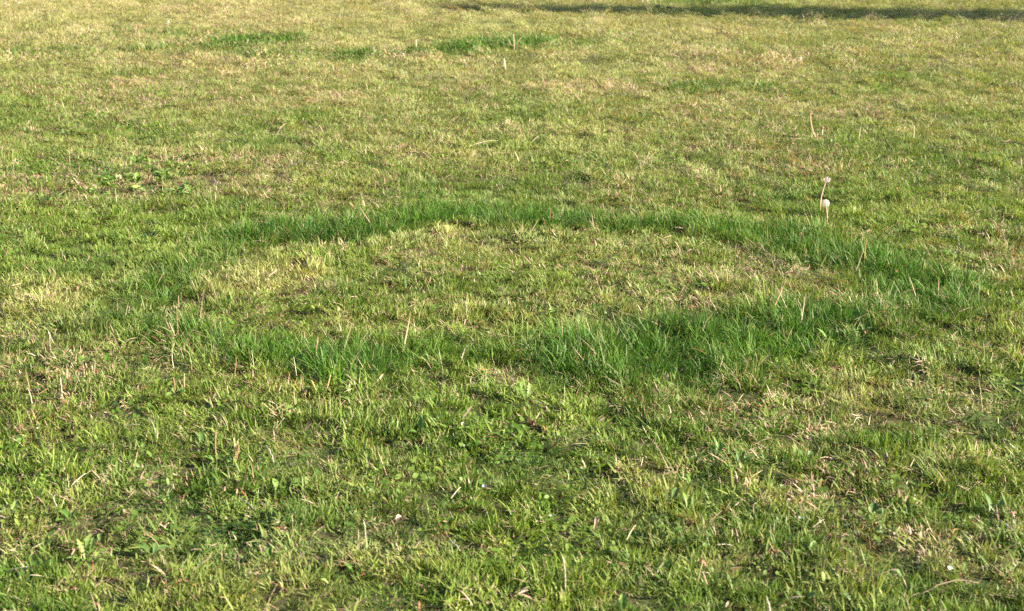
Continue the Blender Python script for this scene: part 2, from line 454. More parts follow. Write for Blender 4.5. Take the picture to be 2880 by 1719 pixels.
def scatter(name, branches, label, cat):
    """one stuff object: points carry the look of each tuft, geometry nodes place the tuft meshes. branches: list of (points dict, [meshes])"""
    P = {k: np.concatenate([b[0][k] for b in branches]) for k in branches[0][0]}
    lod = np.concatenate([np.full(len(b[0]['co']), i) for i, b in enumerate(branches)])
    me = bpy.data.meshes.new(name)
    me.vertices.add(len(lod)); me.vertices.foreach_set('co', P['co'].astype(np.float32).ravel())
    for k in ('rot', 'scl'):
        a = me.attributes.new(k, 'FLOAT_VECTOR', 'POINT'); a.data.foreach_set('vector', P[k].astype(np.float32).ravel())
    for k in ('dry', 'lush', 'yellow', 'tone'):
        a = me.attributes.new(k, 'FLOAT', 'POINT'); a.data.foreach_set('value', P[k].astype(np.float32))
    for k, v in (('lod', lod), ('pick', P['pick'])):
        a = me.attributes.new(k, 'INT', 'POINT'); a.data.foreach_set('value', v.astype(np.int32))
    me.materials.append(M['grass'])
    o = link(name, me)
    tag(o, label, cat, kind='stuff')
    g = bpy.data.node_groups.new(name, 'GeometryNodeTree')
    g.interface.new_socket('Geometry', in_out='INPUT', socket_type='NodeSocketGeometry')
    g.interface.new_socket('Geometry', in_out='OUTPUT', socket_type='NodeSocketGeometry')
    gi, go = g.nodes.new('NodeGroupInput'), g.nodes.new('NodeGroupOutput')
    def named(nm, typ):
        n = g.nodes.new('GeometryNodeInputNamedAttribute'); n.data_type = typ; n.inputs['Name'].default_value = nm
        return n.outputs[0]
    rot, scl, lodo, pick = named('rot', 'FLOAT_VECTOR'), named('scl', 'FLOAT_VECTOR'), named('lod', 'INT'), named('pick', 'INT')
    e2r = g.nodes.new('FunctionNodeEulerToRotation'); g.links.new(rot, e2r.inputs[0])
    allj = g.nodes.new('GeometryNodeJoinGeometry')
    for i, (pts, meshes) in enumerate(branches):
        jn = g.nodes.new('GeometryNodeJoinGeometry')
        for m_ in meshes:
            src = bpy.data.objects.new(m_.name, m_)       # source mesh only, not linked to the scene
            oi = g.nodes.new('GeometryNodeObjectInfo'); oi.inputs['Object'].default_value = src; oi.inputs['As Instance'].default_value = False
            g2i = g.nodes.new('GeometryNodeGeometryToInstance')
            g.links.new(oi.outputs['Geometry'], g2i.inputs[0]); g.links.new(g2i.outputs[0], jn.inputs[0])
        cmp_ = g.nodes.new('FunctionNodeCompare'); cmp_.data_type = 'INT'; cmp_.operation = 'EQUAL'
        g.links.new(lodo, cmp_.inputs[2]); cmp_.inputs[3].default_value = i
        ip = g.nodes.new('GeometryNodeInstanceOnPoints')
        g.links.new(gi.outputs[0], ip.inputs['Points']); g.links.new(cmp_.outputs[0], ip.inputs['Selection'])
        g.links.new(jn.outputs[0], ip.inputs['Instance']); ip.inputs['Pick Instance'].default_value = True
        g.links.new(pick, ip.inputs['Instance Index']); g.links.new(e2r.outputs[0], ip.inputs['Rotation']); g.links.new(scl, ip.inputs['Scale'])
        g.links.new(ip.outputs[0], allj.inputs[0])
    g.links.new(allj.outputs[0], go.inputs[0])
    md = o.modifiers.new('grass', 'NODES'); md.node_group = g
    return o

def leaflets(n, disc, rmin, rmax, seed):
    # small round leaves of clover and other low weeds on short stalks
    g = np.random.default_rng(seed)
    rr = disc * np.sqrt(g.random(n)); th = g.random(n) * 2 * math.pi
    C = np.stack([rr * np.cos(th), rr * np.sin(th), .012 + .026 * g.random(n)], 1)
    r = rmin + (rmax - rmin) * g.random(n)
    tilt = np.abs(g.normal(0, R(34), n)); az = g.random(n) * 2 * math.pi
    nrm = np.stack([np.sin(tilt) * np.cos(az), np.sin(tilt) * np.sin(az), np.cos(tilt)], 1)
    u = np.cross(nrm, np.array([[.3, .9, .1]])); u /= np.linalg.norm(u, axis=1)[:, None]
    v = np.cross(nrm, u)
    V = np.zeros((n, 7, 3)); V[:, 6] = C - nrm * (r * .18)[:, None]
    el = 1.2 + 1.4 * g.random(n)
    for k in range(6):
        a = k * math.pi / 3
        V[:, k] = C + u * (r * el * math.cos(a))[:, None] + v * (r * math.sin(a))[:, None]
    base = (np.arange(n) * 7)[:, None]
    tr = np.concatenate([base + np.array([[6, k, (k + 1) % 6]]) for k in range(6)], 0)
    at = {'blade_r': np.repeat(.9 + 0 * r, 7), 'blade_q': np.repeat(g.random(n) * .7, 7), 'blade_t': np.full(n * 7, .5)}
    return V.reshape(-1, 3), None, tr, at

def half_width(y): return .36 * (CT * y + .45) * 1.06 + .9
def sample(y0, y1, per_m2, seed):
    g = np.random.default_rng(seed)
    hw = half_width(y1)
    c = 1 / math.sqrt(per_m2)
    gx, gy = np.meshgrid(np.arange(-hw, hw, c), np.arange(y0, y1, c))
    x = (gx + (g.random(gx.shape) - .1) * c * .9).ravel(); y = (gy + (g.random(gx.shape) - .1) * c * .9).ravel()
    k = np.abs(x) < half_width(y)
    return x[k], y[k], g
def points(x, y, g, scale, nvar, lush_grass, zmul=1.0):
    n = len(x)
    lush = lush_at(x, y, not lush_grass); bare = bare_at(x, y)
    if lush_grass: keep = (lush > .12 + .3 * g.random(n))
    else: keep = (g.random(n) > bare * .82) & (g.random(n) > lush_at(x, y, False) * .85)
    x, y, lush, bare = x[keep], y[keep], lush[keep], bare[keep]; n = len(x)
    clump = fbm(x, y, .13, 61, 2); patch = fbm(x, y, .9, 71, 3); big = fbm(x, y, 3.5, 81, 3)
    dry = .165 + .06 * np.clip((y - 7) / 5, 0, 1) + .05 * np.clip((y - 4.2) / 4, 0, 1) + .5 * (patch - .5) + .45 * (fbm(x, y, .35, 101, 2) - .5) + .25 * (big - .5) + blobs(x, y, TINT, 4) * .5 + bare * .45
    dry = np.clip(dry * (1 - .9 * lush), .03, .85)
    yel = np.clip(blobs(x, y, TINT, 5) + 1.1 * (fbm(x, y, .5, 131, 3) - .55) + .7 * (big - .5) + .65 * np.clip((y - 5.5) / 9, 0, 1), 0, 1) * (1 - lush)  # distance term paints in the light, hazy look of the far lawn
    h = np.clip(.45 + 2.0 * (clump - .28), .34, 1.8)
    h = (.85 + (h - .85) * np.clip(1.5 - y / 9, .35, 1)) * (1 - .35 * bare) * .86
    if lush_grass: h = .48 + .50 * lush + .5 * (clump - .5)
    s = scale * (.7 + .65 * g.random(n) ** 1.4) * (.85 + .4 * fbm(x, y, .16, 401, 2))
    lean = R(14)
    rot = np.stack([g.normal(0, lean, n), g.normal(0, lean, n), g.random(n) * 2 * math.pi], 1)
    return {'co': np.stack([x, y, height(x, y)], 1), 'rot': rot, 'scl': np.stack([s, s, s * h * zmul], 1), 'dry': dry, 'lush': np.clip(lush * 1.1 + g.normal(0, .12, n), 0, 1) if lush_grass else np.clip(lush * .8 + g.normal(0, .1, n), 0, 1),
            'yellow': yel, 'tone': np.clip(.5 + ((fbm(x, y, .45, 151, 2) - .5) * 1.3 + g.normal(0, .16, n)) * np.clip(1.25 - y / 16, .35, 1), 0, 1), 'pick': g.integers(0, nvar, n)}

NV = 9
def fam(prefix, n, disc, l0, l1, w0, w1, lean, curl, seed, extra=True, wide=0):
    out = []
    for i in range(NV):
        ps = [blades(n, disc, l0, l1, w0, w1, lean, curl, seed + i)]
        if extra: ps.append(blades(max(2, n // 70), disc, l1 * .8, l1 * 1.3, w0, w1, lean * .8, curl, seed + 50 + i))
        if wide: ps.append(blades(wide, disc, .014, .040, .0032, .0056, R(52), R(34), seed + 80 + i))
        out.append(grass_mesh(prefix, ps, M['grass']))
    return out
near_v = fam('short_grass', 230, .062, .014, .046, .0013, .0038, R(57), R(32), 100, wide=45)
mid_v = fam('short_grass_mid', 280, .100, .016, .048, .0020, .0042, R(48), R(36), 300)
far_v = fam('short_grass_far', 420, .18, .016, .046, .0030, .0055, R(48), R(36), 500)
lush_n = fam('long_grass', 170, .060, .030, .100, .0015, .0036, R(32), R(46), 700)
lush_m = fam('long_grass_mid', 170, .095, .035, .085, .0026, .0048, R(26), R(42), 900)
lush_f = fam('long_grass_far', 190, .17, .035, .080, .0046, .0078, R(26), R(40), 1100)
straw_v = [grass_mesh('straw', [blades(20, .07, .012, .042, .0010, .0022, R(72), R(22), 1300 + i), blades(1, .06, .03, .05, .001, .0018, R(40), R(20), 1350 + i)], M['grass']) for i in range(NV)]
leafy_v = [grass_mesh('small_leaves', [leaflets(20, .055, .0026, .0062, 1500 + i)], M['grass']) for i in range(NV)]

Z1, Z2, Z3 = 7.4, 13.0, 27.0
def zone(y0, y1, dens, seed, scale, lush):
    x, y, g = sample(y0, y1, dens, seed)
    return points(x, y, g, scale, NV, lush)
scatter('lawn_grass', [(zone(1.6, Z1, 290, 1, 1.0, False), near_v), (zone(Z1, Z2, 115, 2, 1.0, False), mid_v), (zone(Z2, Z3, 36, 3, 1.0, False), far_v)],
        'short worn yellow-green lawn grass mixed with straw', 'grass')
scatter('ring_grass', [(zone(1.6, Z1, 200, 4, 1.0, True), lush_n), (zone(Z1, Z2, 88, 5, 1.0, True), lush_m), (zone(Z2, Z3, 32, 6, 1.0, True), lush_f)],
        'long dark green grass growing in rings and arcs across the lawn', 'grass')
def straw_zone(y0, y1, dens, seed, scale):
    x, y, g = sample(y0, y1, dens, seed)
    k = g.random(len(x)) < np.clip(.22 + 1.5 * (fbm(x, y, .6, 211, 3) - .4) + bare_at(x, y), .06, 1) * (1 - .7 * lush_at(x, y))
    p = points(x[k], y[k], g, scale, NV, False)
    p['dry'][:] = 1.0; p['co'][:, 2] += .012; p['scl'][:, 2] = scale
    return p
scatter('straw_litter', [(straw_zone(1.6, Z1, 80, 7, 1.0), straw_v), (straw_zone(Z1, 18, 40, 8, 1.15), straw_v)],
        'thin dead straw lying and standing among the lawn grass', 'straw')
WEEDY = [(ground(a * S, b * S)[0], ground(a * S, b * S)[1], w, d, s) for a, b, w, d, s in [
    (330, 430, .75, .55, .9), (200, 400, .5, .4, .6), (1150, 1080, .2, .12, 1.0), (1050, 1010, .2, .08, .7), (1350, 1130, .2, .1, .5), (1000, 1180, .3, .12, .5), (250, 1300, .3, .12, .4), (700, 1300, .4, .14, .4),
    (1700, 1300, .4, .12, .4), (1150, 1330, .4, .12, .5), (450, 1420, .4, .1, .35), (2050, 1400, .3, .1, .4), (1050, 700, .3, .2, .3), (700, 740, .2, .2, .3), (300, 880, .2, .1, .3), (1150, 300, .5, .4, .5)]]
def leafy_zone(y0, y1, dens, seed, scale):
    x, y, g = sample(y0, y1, dens, seed)
    m = np.clip(blobs(x, y, WEEDY, 4) * .9 + 1.6 * (fbm(x, y, .5, 231, 3) - .52), .03, 1) * (1 - .6 * lush_at(x, y))
    k = g.random(len(x)) < m
    p = points(x[k], y[k], g, scale, NV, False)
    p['dry'][:] = 0.0; p['scl'][:, 2] = scale; p['yellow'] *= .5; p['lush'] = np.clip(g.random(len(p['lush'])) * .55, 0, 1)
    return p
scatter('clover_leaves', [(leafy_zone(1.6, Z1, 150, 9, 1.0), leafy_v), (leafy_zone(Z1, 12, 60, 10, 1.2), leafy_v)],
        'small round green leaves of clover and low weeds among the grass', 'clover')

# ------------------------------------------------------------------ things growing in or lying on the lawn
_leaf_cache = {}
def leaf_mesh(kind, var, mat):
    """a leaf of unit length along +X, blade facing up; kinds: lance, oval, toothed, strap, curled"""
    key = (kind, var, mat)
    if key in _leaf_cache: return _leaf_cache[key]
    g = random.Random(sum(map(ord, kind)) * 31 + var)
    n = 12 if kind == 'toothed' else 8
    width = {'lance': .26, 'oval': .46, 'toothed': .30, 'strap': .13, 'curled': .55}[kind] * g.uniform(.85, 1.15)
    droop = g.uniform(.25, .6); twist = g.uniform(-.5, .5); sway = g.uniform(-.12, .12)
    V, F = [], []
    for i in range(n + 1):
        t = i / n
        if kind == 'lance': w = math.sin(math.pi * min(1, t * .93 + .07)) ** .8
        elif kind == 'oval': w = .10 if t < .2 else math.sin(math.pi * (t - .2) / .8 * .94 + .06 * math.pi) ** .6
        elif kind == 'toothed': w = (.18 + .82 * t ** .8) * (1 if i % 2 else .42) * (1 - max(0, t - .82) / .18 * .9)
        elif kind == 'strap': w = math.sin(math.pi * min(1, .25 + t * .75)) ** .5
        else: w = math.sin(math.pi * min(1, t * .96 + .04)) ** .7 * (1 + .15 * math.sin(9 * t + var))
        w = max(w, .03) * width / 2
        lift = .30 * t - droop * t * t + (.25 * math.sin(3 * t) if kind == 'curled' else 0)
        y = sway * math.sin(math.pi * t)
        cup = {'curled': .9, 'oval': .62}.get(kind, .4)
        roll = twist * t
        a, b = math.cos(roll), math.sin(roll)
        j1, j2 = g.uniform(.78, 1.15), g.uniform(.78, 1.15)
        back = -.05 if (kind == 'toothed' and i % 2) else 0
        V += [(t + back, y + w * a * j1, lift + w * cup + w * b), (t, y, lift), (t + back, y - w * a * j2, lift + w * cup - w * b)]
    for i in range(n):
        k = i * 3
        F += [(k, k + 3, k + 4, k + 1), (k + 1, k + 4, k + 5, k + 2)]
    me = mesh_of('leaf', V, F, M[mat]); _leaf_cache[key] = me
    return me
def vein_mesh():
    if 'vein' not in _leaf_cache:
        g = Geo(); g.tube([(i / 6, 0, .30 * i / 6 - .40 * (i / 6) ** 2 + .006) for i in range(7)], [.012 - .0014 * i for i in range(7)], 4)
        _leaf_cache['vein'] = g.mesh('midrib', M['vein'])
    return _leaf_cache['vein']
def put_leaf(parent, name, kind, var, mat, length, az, el, z=.012, off=.004, roll=0.0):
    o = link(name, leaf_mesh(kind, var, mat), parent)
    o.location = (off * math.cos(R(az)), off * math.sin(R(az)), z)
    o.rotation_euler = (R(roll), -R(el), R(az))
    length *= .8
    o.scale = (length, length, length)
    return o

def weed(name, px, py, kind, mat, leaves, label, group=None, cat='weed', z=.012):
    """a rosette: leaves are (azimuth, length, elevation); azimuth 0 is to +X, 90 to +Y"""
    e = empty(name, on_lawn(px, py))
    for i, (az, L, el) in enumerate(leaves):
        put_leaf(e, 'leaf', kind, i % 5, mat, L, az, el, z * .6, .006, random.uniform(-28, 28))
    tag(e, label, cat, group)
    return e
def ros(n, L, el, a0=None, jit=.25):
    a0 = random.uniform(0, 360) if a0 is None else a0
    return [(a0 + 360 * i / n + random.uniform(-18, 18), L * random.uniform(1 - jit, 1 + jit), el + random.uniform(-14, 14)) for i in range(n)]

def spike_part(parent, a, b, r, mat, stalk_share=.45, bow=(0, 0, 0)):
    """a plantain seed spike from a to b (local): knobbly head as part, bare stalk below as its sub-part"""
    P = curve_pts(a, b, bow, 16)
    k = int(16 * stalk_share)
    g = Geo(); g.tube(P[k:], [r * (.55 if i in (0, 16 - k) else 1.0) for i in range(17 - k)], 7)
    for i in range(k, 16):
        for q in range(6):
            an = q * math.pi / 3 + (i % 2) * .5
            t = random.uniform(.2, .8)
            c = P[i] * (1 - t) + P[i + 1] * t + np.array([math.cos(an), math.sin(an), 0]) * r * .9
            s_ = r * .55
            g.add([c + np.array(v) * s_ for v in ((1, 0, 0), (-1, 0, 0), (0, 1, 0), (0, -1, 0), (0, 0, 1.5), (0, 0, -1))],
                  [(0, 2, 4), (2, 1, 4), (1, 3, 4), (3, 0, 4), (2, 0, 5), (1, 2, 5), (3, 1, 5), (0, 3, 5)])
    h = link('seed_spike', g.mesh('seed_spike', M[mat]), parent)
    s = Geo(); s.tube(P[:k + 2], [r * .38] * (k + 2), 5)
    link('stalk', s.mesh('stalk', M['spike_red' if mat != 'spike_ochre' else 'straw']), h)

def plantain(px, py, spikes, label, leaves=5, leaf_len=.06, group=None, mat='weed'):
    """spikes: (top px, top py, material)"""
    p = on_lawn(px, py); e = empty('plantain_plant', p)
    for az, L, el in ros(leaves, leaf_len, 28): put_leaf(e, 'leaf', 'oval', random.randrange(5), mat, L, az, el)
    for i, (tx, ty, m_) in enumerate(spikes):
        top = at_depth(tx, ty, p[1]) - p
        base = np.array([top[0] * .35, random.uniform(-.01, .01), 0])
        spike_part(e, base, top, .0021, m_, .4, (random.uniform(-.004, .004), 0, 0))
    return tag(e, label, 'plantain', group)

def fluff_mesh(r, n, seed, gap=None):
    """pappus umbrellas of a dandelion clock about the origin; gap: direction whose seeds have blown away"""
    g = random.Random(seed); G = Geo()
    for i in range(n):
        z = 1 - 2 * (i + .5) / n; a = i * 2.39996
        d = np.array([math.sqrt(1 - z * z) * math.cos(a), math.sqrt(1 - z * z) * math.sin(a), z])
        if gap is not None and float(np.dot(d, gap)) > g.uniform(-.15, .45): continue
        if z < -.82: continue
        rr = r * g.uniform(.80, 1.0)
        u = np.cross(d, (0.3, .2, .9)); u /= np.linalg.norm(u); v = np.cross(d, u)
        hw = .00022
        G.add([d * .10 * r - u * hw, d * .10 * r + u * hw, d * rr * .8], [(0, 1, 2)])
        for k in range(9):
            b = 2 * math.pi * k / 9 + g.uniform(-.2, .2)
            w = math.cos(b) * u + math.sin(b) * v; s2 = math.cos(b + 1.57) * u + math.sin(b + 1.57) * v
            tip = d * rr + w * r * .27
            G.add([d * rr * .8 - s2 * .00034, d * rr * .8 + s2 * .00034, tip], [(0, 1, 2)])
    return G.mesh('seed_head', M['fluff'])
def ball(G, c, r, n=8, m=5, sq=(1, 1, 1), jit=0):
    V = [(c[0], c[1], c[2] - r * sq[2])]; F = []
    for i in range(1, m):
        ph = -math.pi / 2 + math.pi * i / m
        for k in range(n):
            a = 2 * math.pi * k / n; j = 1 + random.uniform(-jit, jit)
            V.append((c[0] + r * sq[0] * j * math.cos(ph) * math.cos(a), c[1] + r * sq[1] * j * math.cos(ph) * math.sin(a), c[2] + r * sq[2] * j * math.sin(ph)))
    V.append((c[0], c[1], c[2] + r * sq[2])); T = len(V) - 1
    for k in range(n):
        F.append((0, 1 + (k + 1) % n, 1 + k)); F.append((T, T - n + k, T - n + (k + 1) % n))
    for i in range(m - 2):
        for k in range(n):
            F.append((1 + i * n + k, 1 + i * n + (k + 1) % n, 1 + (i + 1) * n + (k + 1) % n, 1 + (i + 1) * n + k))
    G.add(V, F)

def dandelion(name, bx, by, hx, hy, label, head=None, r=.02, stem_r=.0022, bow=0.0, mat='stem_pink', group=None, cat='dandelion', tuft='seed'):
    """base pixel, head pixel; head: 'full', 'half', 'bare' (empty receptacle), 'stub' (broken off)"""
    p = on_lawn(bx, by); e = empty(name, p)
    top = at_depth(hx, hy, p[1]) - p
    P = curve_pts((0, 0, -.004), top, (bow, 0, 0), 12)
    g = Geo(); g.tube(P, [stem_r * (1.12 - .25 * i / 12) for i in range(13)], 8)
    link('stem', g.mesh('stem', M[mat]), e)
    if head in ('full', 'half'):
        f = link('seed_head', fluff_mesh(r, 170 if head == 'full' else 150, int(bx), None if head == 'full' else np.array([-.35, -.45, .82])), e, top)
        c = Geo(); ball(c, (0, 0, 0), r * .19); link('receptacle', c.mesh('receptacle', M['seed']), f)
        b = Geo()
        for k in range(7):                       # the bracts bent back below the head
            a = 2 * math.pi * k / 7; d = np.array([math.cos(a), math.sin(a), 0]); q = np.array([-d[1], d[0], 0])
            b.add([d * .002 - q * .0012 + (0, 0, -.002), d * .002 + q * .0012 + (0, 0, -.002), d * .006 + (0, 0, -.010)], [(0, 1, 2)])
        link('bracts', b.mesh('bracts', M['straw']), f)
    elif head == 'bare':
        c = Geo(); ball(c, (0, 0, .001), stem_r * 1.9, sq=(1, 1, .9))
        for k in range(6):
            a = k * math.pi / 3; d = np.array([math.cos(a), math.sin(a), 0]); q = np.array([-d[1], d[0], 0])
            c.add([d * stem_r - q * .001, d * stem_r + q * .001, d * stem_r * 3.2 + (0, 0, -.004)], [(0, 1, 2)])
        link('receptacle', c.mesh('receptacle', M['spike_red']), e, top)
    else:
        c = Geo(); c.tube([top, top + np.array([.0006, 0, .003])], [stem_r * .85, stem_r * 1.05], 8); link('broken_tip', c.mesh('broken_tip', M['straw_dark']), e)
    return tag(e, label, cat, group)

# --- dandelions
dandelion('dandelion_clock', 2326, 620, 2322, 572, 'round white dandelion clock on a short pink stem beside a taller half-blown one', 'full', .0205, .0034, .004)
dandelion('dandelion_clock', 2308, 588, 2326, 505, 'half-blown dandelion clock leaning on a tall curved stem', 'half', .0185, .0034, -.012)
dandelion('headless_dandelion', 2297, 378, 2280, 315, 'bare reddish dandelion stem with an empty head, curved, standing in green grass', 'bare', 0, .0040, -.014)
dandelion('dandelion_clock', 2249, 178, 2251, 165, 'tiny far dandelion clock low in the grass near the tree shadow', 'full', .018, .0025, .002)
dandelion('dandelion_clock', 472, 74, 473, 62, 'tiny white dandelion clock on open grass beyond the faint dark green patch', 'full', .020, .0025, .002)
dandelion('dandelion_clock', 1143, 163, 1134, 152, 'small bent dandelion clock just in front of the far dark arc', 'full', .012, .0025, .004)
dandelion('headless_dandelion', 1168, 142, 1170, 113, 'broken white dandelion stem standing in the far dark green arc', 'stub', 0, .0045, .004, 'straw_white')
dandelion('headless_dandelion', 1446, 134, 1444, 97, 'tall broken pink dandelion stem at the end of the far dark arc', 'stub', 0, .0042, .002)
dandelion('headless_dandelion', 1424, 193, 1418, 165, 'thick bleached stem tilted in short grass in front of the far arc', 'stub', 0, .0048, -.003, 'straw_white')
dandelion('headless_dandelion', 1551, 115, 1546, 103, 'short grey-white stem stub just past the end of the far arc', 'stub', 0, .0038, 0, 'straw_white')
dandelion('headless_dandelion', 708, 72, 707, 54, 'thin pink stem standing behind the far dark clump', 'stub', 0, .004, 0)
dandelion('headless_dandelion', 2315, 138, 2315, 118, 'thin tan stem standing in the grass in front of the tree shadow', 'stub', 0, .0035, .002, 'straw')
dandelion('headless_dandelion', 2569, 391, 2571, 355, 'straight tan stem pair standing past the two tiny yellow flowers', 'stub', 0, .0028, .002, 'straw')
dandelion('dandelion_bud', 2312, 371, 2313, 360, 'closed beige dandelion bud with reddish tip beside the bare curved stem', 'bare', 0, .0055, 0, 'straw', cat='bud')
dandelion('dandelion_bud', 2328, 366, 2328, 361, 'small closed reddish bud in green grass behind the beige bud', 'bare', 0, .004, 0, 'spike_red', cat='bud')


def tiny_flower(px, py, label, mat='petal_yellow', r=.010):
    p = on_lawn(px, py + 8); e = empty('yellow_flower', p)
    top = at_depth(px, py, p[1]) - p
    g = Geo(); g.tube([(0, 0, 0), top], [.0012, .001], 5); link('stem', g.mesh('stem', M['weed']), e)
    h = Geo()
    for ring_, el, rr in ((0, .25, 1.0), (1, .8, .7)):
        for k in range(9):
            a = 2 * math.pi * (k + .5 * ring_) / 9; d = np.array([math.cos(a), math.sin(a), 0]); q = np.array([-d[1], d[0], 0]); u = d * math.cos(el) + np.array([0, 0, math.sin(el)])
            h.add([-q * .001, q * .001, u * r * rr * .8 + q * .0022, u * r * rr, u * r * rr * .8 - q * .0022], [(0, 1, 2, 3, 4)])
    link('flower_head', h.mesh('flower_head', M[mat]), e, top)
    tag(e, label, 'flower')
tiny_flower(2491, 355, 'tiny yellow flower in the grass, the one farther from the dandelion clocks')
tiny_flower(2490, 375, 'tiny yellow flower in the grass, the one nearer the dandelion clocks', r=.009)

# --- plantains with seed spikes
plantain(611, 1292, [(607, 1210, 'spike_brown')], 'plantain with one tall brown-pink seed spike in the short front grass', 4, .05)
plantain(662, 1290, [(657, 1232, 'spike_ochre'), (671, 1252, 'spike_red')], 'plantain with an ochre and a dark red spike beside the brown-spiked one', 4, .045)
plantain(897, 1096, [(929, 1054, 'spike_ochre'), (876, 1070, 'spike_ochre')], 'leafy bright plantain with two ochre spikes in front of the ring', 7, .055, mat='weed_pale')
plantain(1540, 628, [(1547, 590, 'spike_red'), (1557, 602, 'spike_red'), (1527, 612, 'spike_red')], 'plantain with three thin reddish spikes in the far side of the ring', 4, .05, mat='weed_dark')
plantain(502, 864, [(502, 832, 'spike_brown')], 'plantain with one stout brown spike in the ring of dark grass', 3, .05, mat='weed_dark')
plantain(490, 1096, [(487, 1062, 'spike_red')], 'withered plantain with a dark red spike in dry grass', 3, .04)
plantain(520, 1088, [(518, 1050, 'spike_brown')], 'plantain with a short orange-brown spike next to the withered red one', 3, .04)
plantain(2133, 632, [(2142, 596, 'spike_red')], 'small plantain with a dark purple spike near the dandelion clocks', 3, .04, mat='weed_dark')
plantain(2703, 606, [(2709, 575, 'spike_red')], 'plantain with a curved thin red stalk on worn grass beyond the ring', 2, .035)

# --- grasses gone to seed
def seed_grass(bx, by, tx, ty, label, mat='straw', headshare=.45, bow=0.0, r=.0009):
    p = on_lawn(bx, by); e = empty('seeding_grass', p)
    top = at_depth(tx, ty, p[1]) - p
    P = curve_pts((0, 0, 0), top, (bow, .01, 0), 16)
    g = Geo(); g.tube(P, [r * (1.2 - .04 * i) for i in range(17)], 5); link('stem', g.mesh('stem', M[mat]), e)
    h = Geo(); k0 = int(16 * (1 - headshare))
    for i in range(k0, 16):
        for side in (-1, 1):
            d = P[i + 1] - P[i]; d = d / np.linalg.norm(d)
            u = np.array([d[2], 0, -d[0]]) * side
            a = P[i] + (P[i + 1] - P[i]) * random.random(); b = a + d * .009 + u * .004
            m_ = (a + b) / 2
            w = np.cross(b - a, (0, 1, 0)); w = w / (np.linalg.norm(w) + 1e-9) * .0011
            h.add([a, m_ + w, b, m_ - w, m_ + np.array([0, -.0011, 0])], [(0, 1, 4), (1, 2, 4), (2, 3, 4), (3, 0, 4)])
    link('seed_head', h.mesh('seed_head', M[mat]), e)
    tag(e, label, 'grass stem', kind='thing')
seed_grass(560, 897, 574, 820, 'tall pale seeding grass stem rising from the ring beside a brown plantain spike', 'straw', .7, -.004)
seed_grass(1772, 575, 1783, 478, 'tall pale seeding grass stem standing just behind the ring', 'straw', .4, .004)
seed_grass(1492, 855, 1536, 765, 'leaning pale green seeding grass stem inside the ring', 'weed_pale', .4, .004, .0012)
seed_grass(2842, 735, 2820, 700, 'thin pale green seeding grass stem beyond the ring past the bluish scrap', 'weed_pale', .7)
seed_grass(1895, 1320, 1842, 1245, 'thin orange-tinged seeding stem on the front lawn', 'straw', .3)

# --- broad-leaved weeds placed one by one
weed('dandelion_rosette', 240, 1560, 'toothed', 'weed_pale', [(95, .085, 48), (70, .07, 55), (130, .07, 45), (20, .07, 25), (-15, .06, 15), (160, .05, 25), (200, .05, 20)],
     'pale toothed dandelion rosette with a dark gap at its foot', cat='dandelion', z=.02)
weed('dandelion_rosette', 1482, 1112, 'toothed', 'weed', [(110, .085, 48), (140, .07, 40), (80, .07, 50), (40, .06, 40), (-40, .06, 12), (-90, .05, 8), (190, .05, 20)],
     'large leafy dandelion rosette beside a dark hollow in front of the ring', cat='dandelion', z=.02)
weed('dandelion_rosette', 1006, 1062, 'toothed', 'weed_pale', [(150, .08, 25), (170, .06, 30), (110, .05, 35), (40, .06, 20), (0, .05, 15)],
     'pale dandelion rosette at the near edge of the ring', cat='dandelion', z=.02)
weed('broadleaf_weed', 838, 1018, 'oval', 'weed_dark', [(60, .075, 50), (120, .05, 35), (10, .05, 30)], 'broad folded dock leaf sunk among dark ring grass', z=.02)
weed('broadleaf_weed', 588, 974, 'lance', 'weed', [(150, .065, 22), (40, .045, 30), (100, .04, 45)], 'lance-leaved weed with one flat leaf at the edge of the dark ring grass', z=.03)
weed('broadleaf_weed', 1952, 660, 'lance', 'weed_pale', [(75, .085, 60), (140, .04, 30)], 'single tall pale lance leaf standing in the far side of the ring', z=.02)
weed('broadleaf_weed', 2330, 950, 'lance', 'weed_pale', [(140, .07, 38), (60, .05, 50)], 'pale lance leaf upright in the near side of the ring', z=.03)
weed('broadleaf_weed', 1183, 1205, 'oval', 'weed', [(90, .06, 62), (200, .04, 20)], 'single oval leaf standing upright beside the leafy weed patch', z=.02)
for i, (x, y, n, L, mt_) in enumerate([(1310, 1200, 4, .04, 'weed_pale'), (1345, 1215, 5, .045, 'weed'), (1380, 1190, 4, .035, 'weed'), (1405, 1225, 5, .04, 'weed_pale'), (1440, 1200, 4, .035, 'weed'),
                                       (1365, 1245, 4, .04, 'weed'), (1425, 1260, 4, .035, 'weed_pale'), (1320, 1250, 4, .035, 'weed_dark'), (1290, 1225, 3, .03, 'weed'), (1462, 1232, 3, .03, 'weed_pale')]):
    weed('broadleaf_weed', x, y, 'oval', mt_, ros(n, L, 30), 'small oval-leaved weed in the leafy patch in front of the ring', 'leafy weeds in the patch before the ring', z=.022)
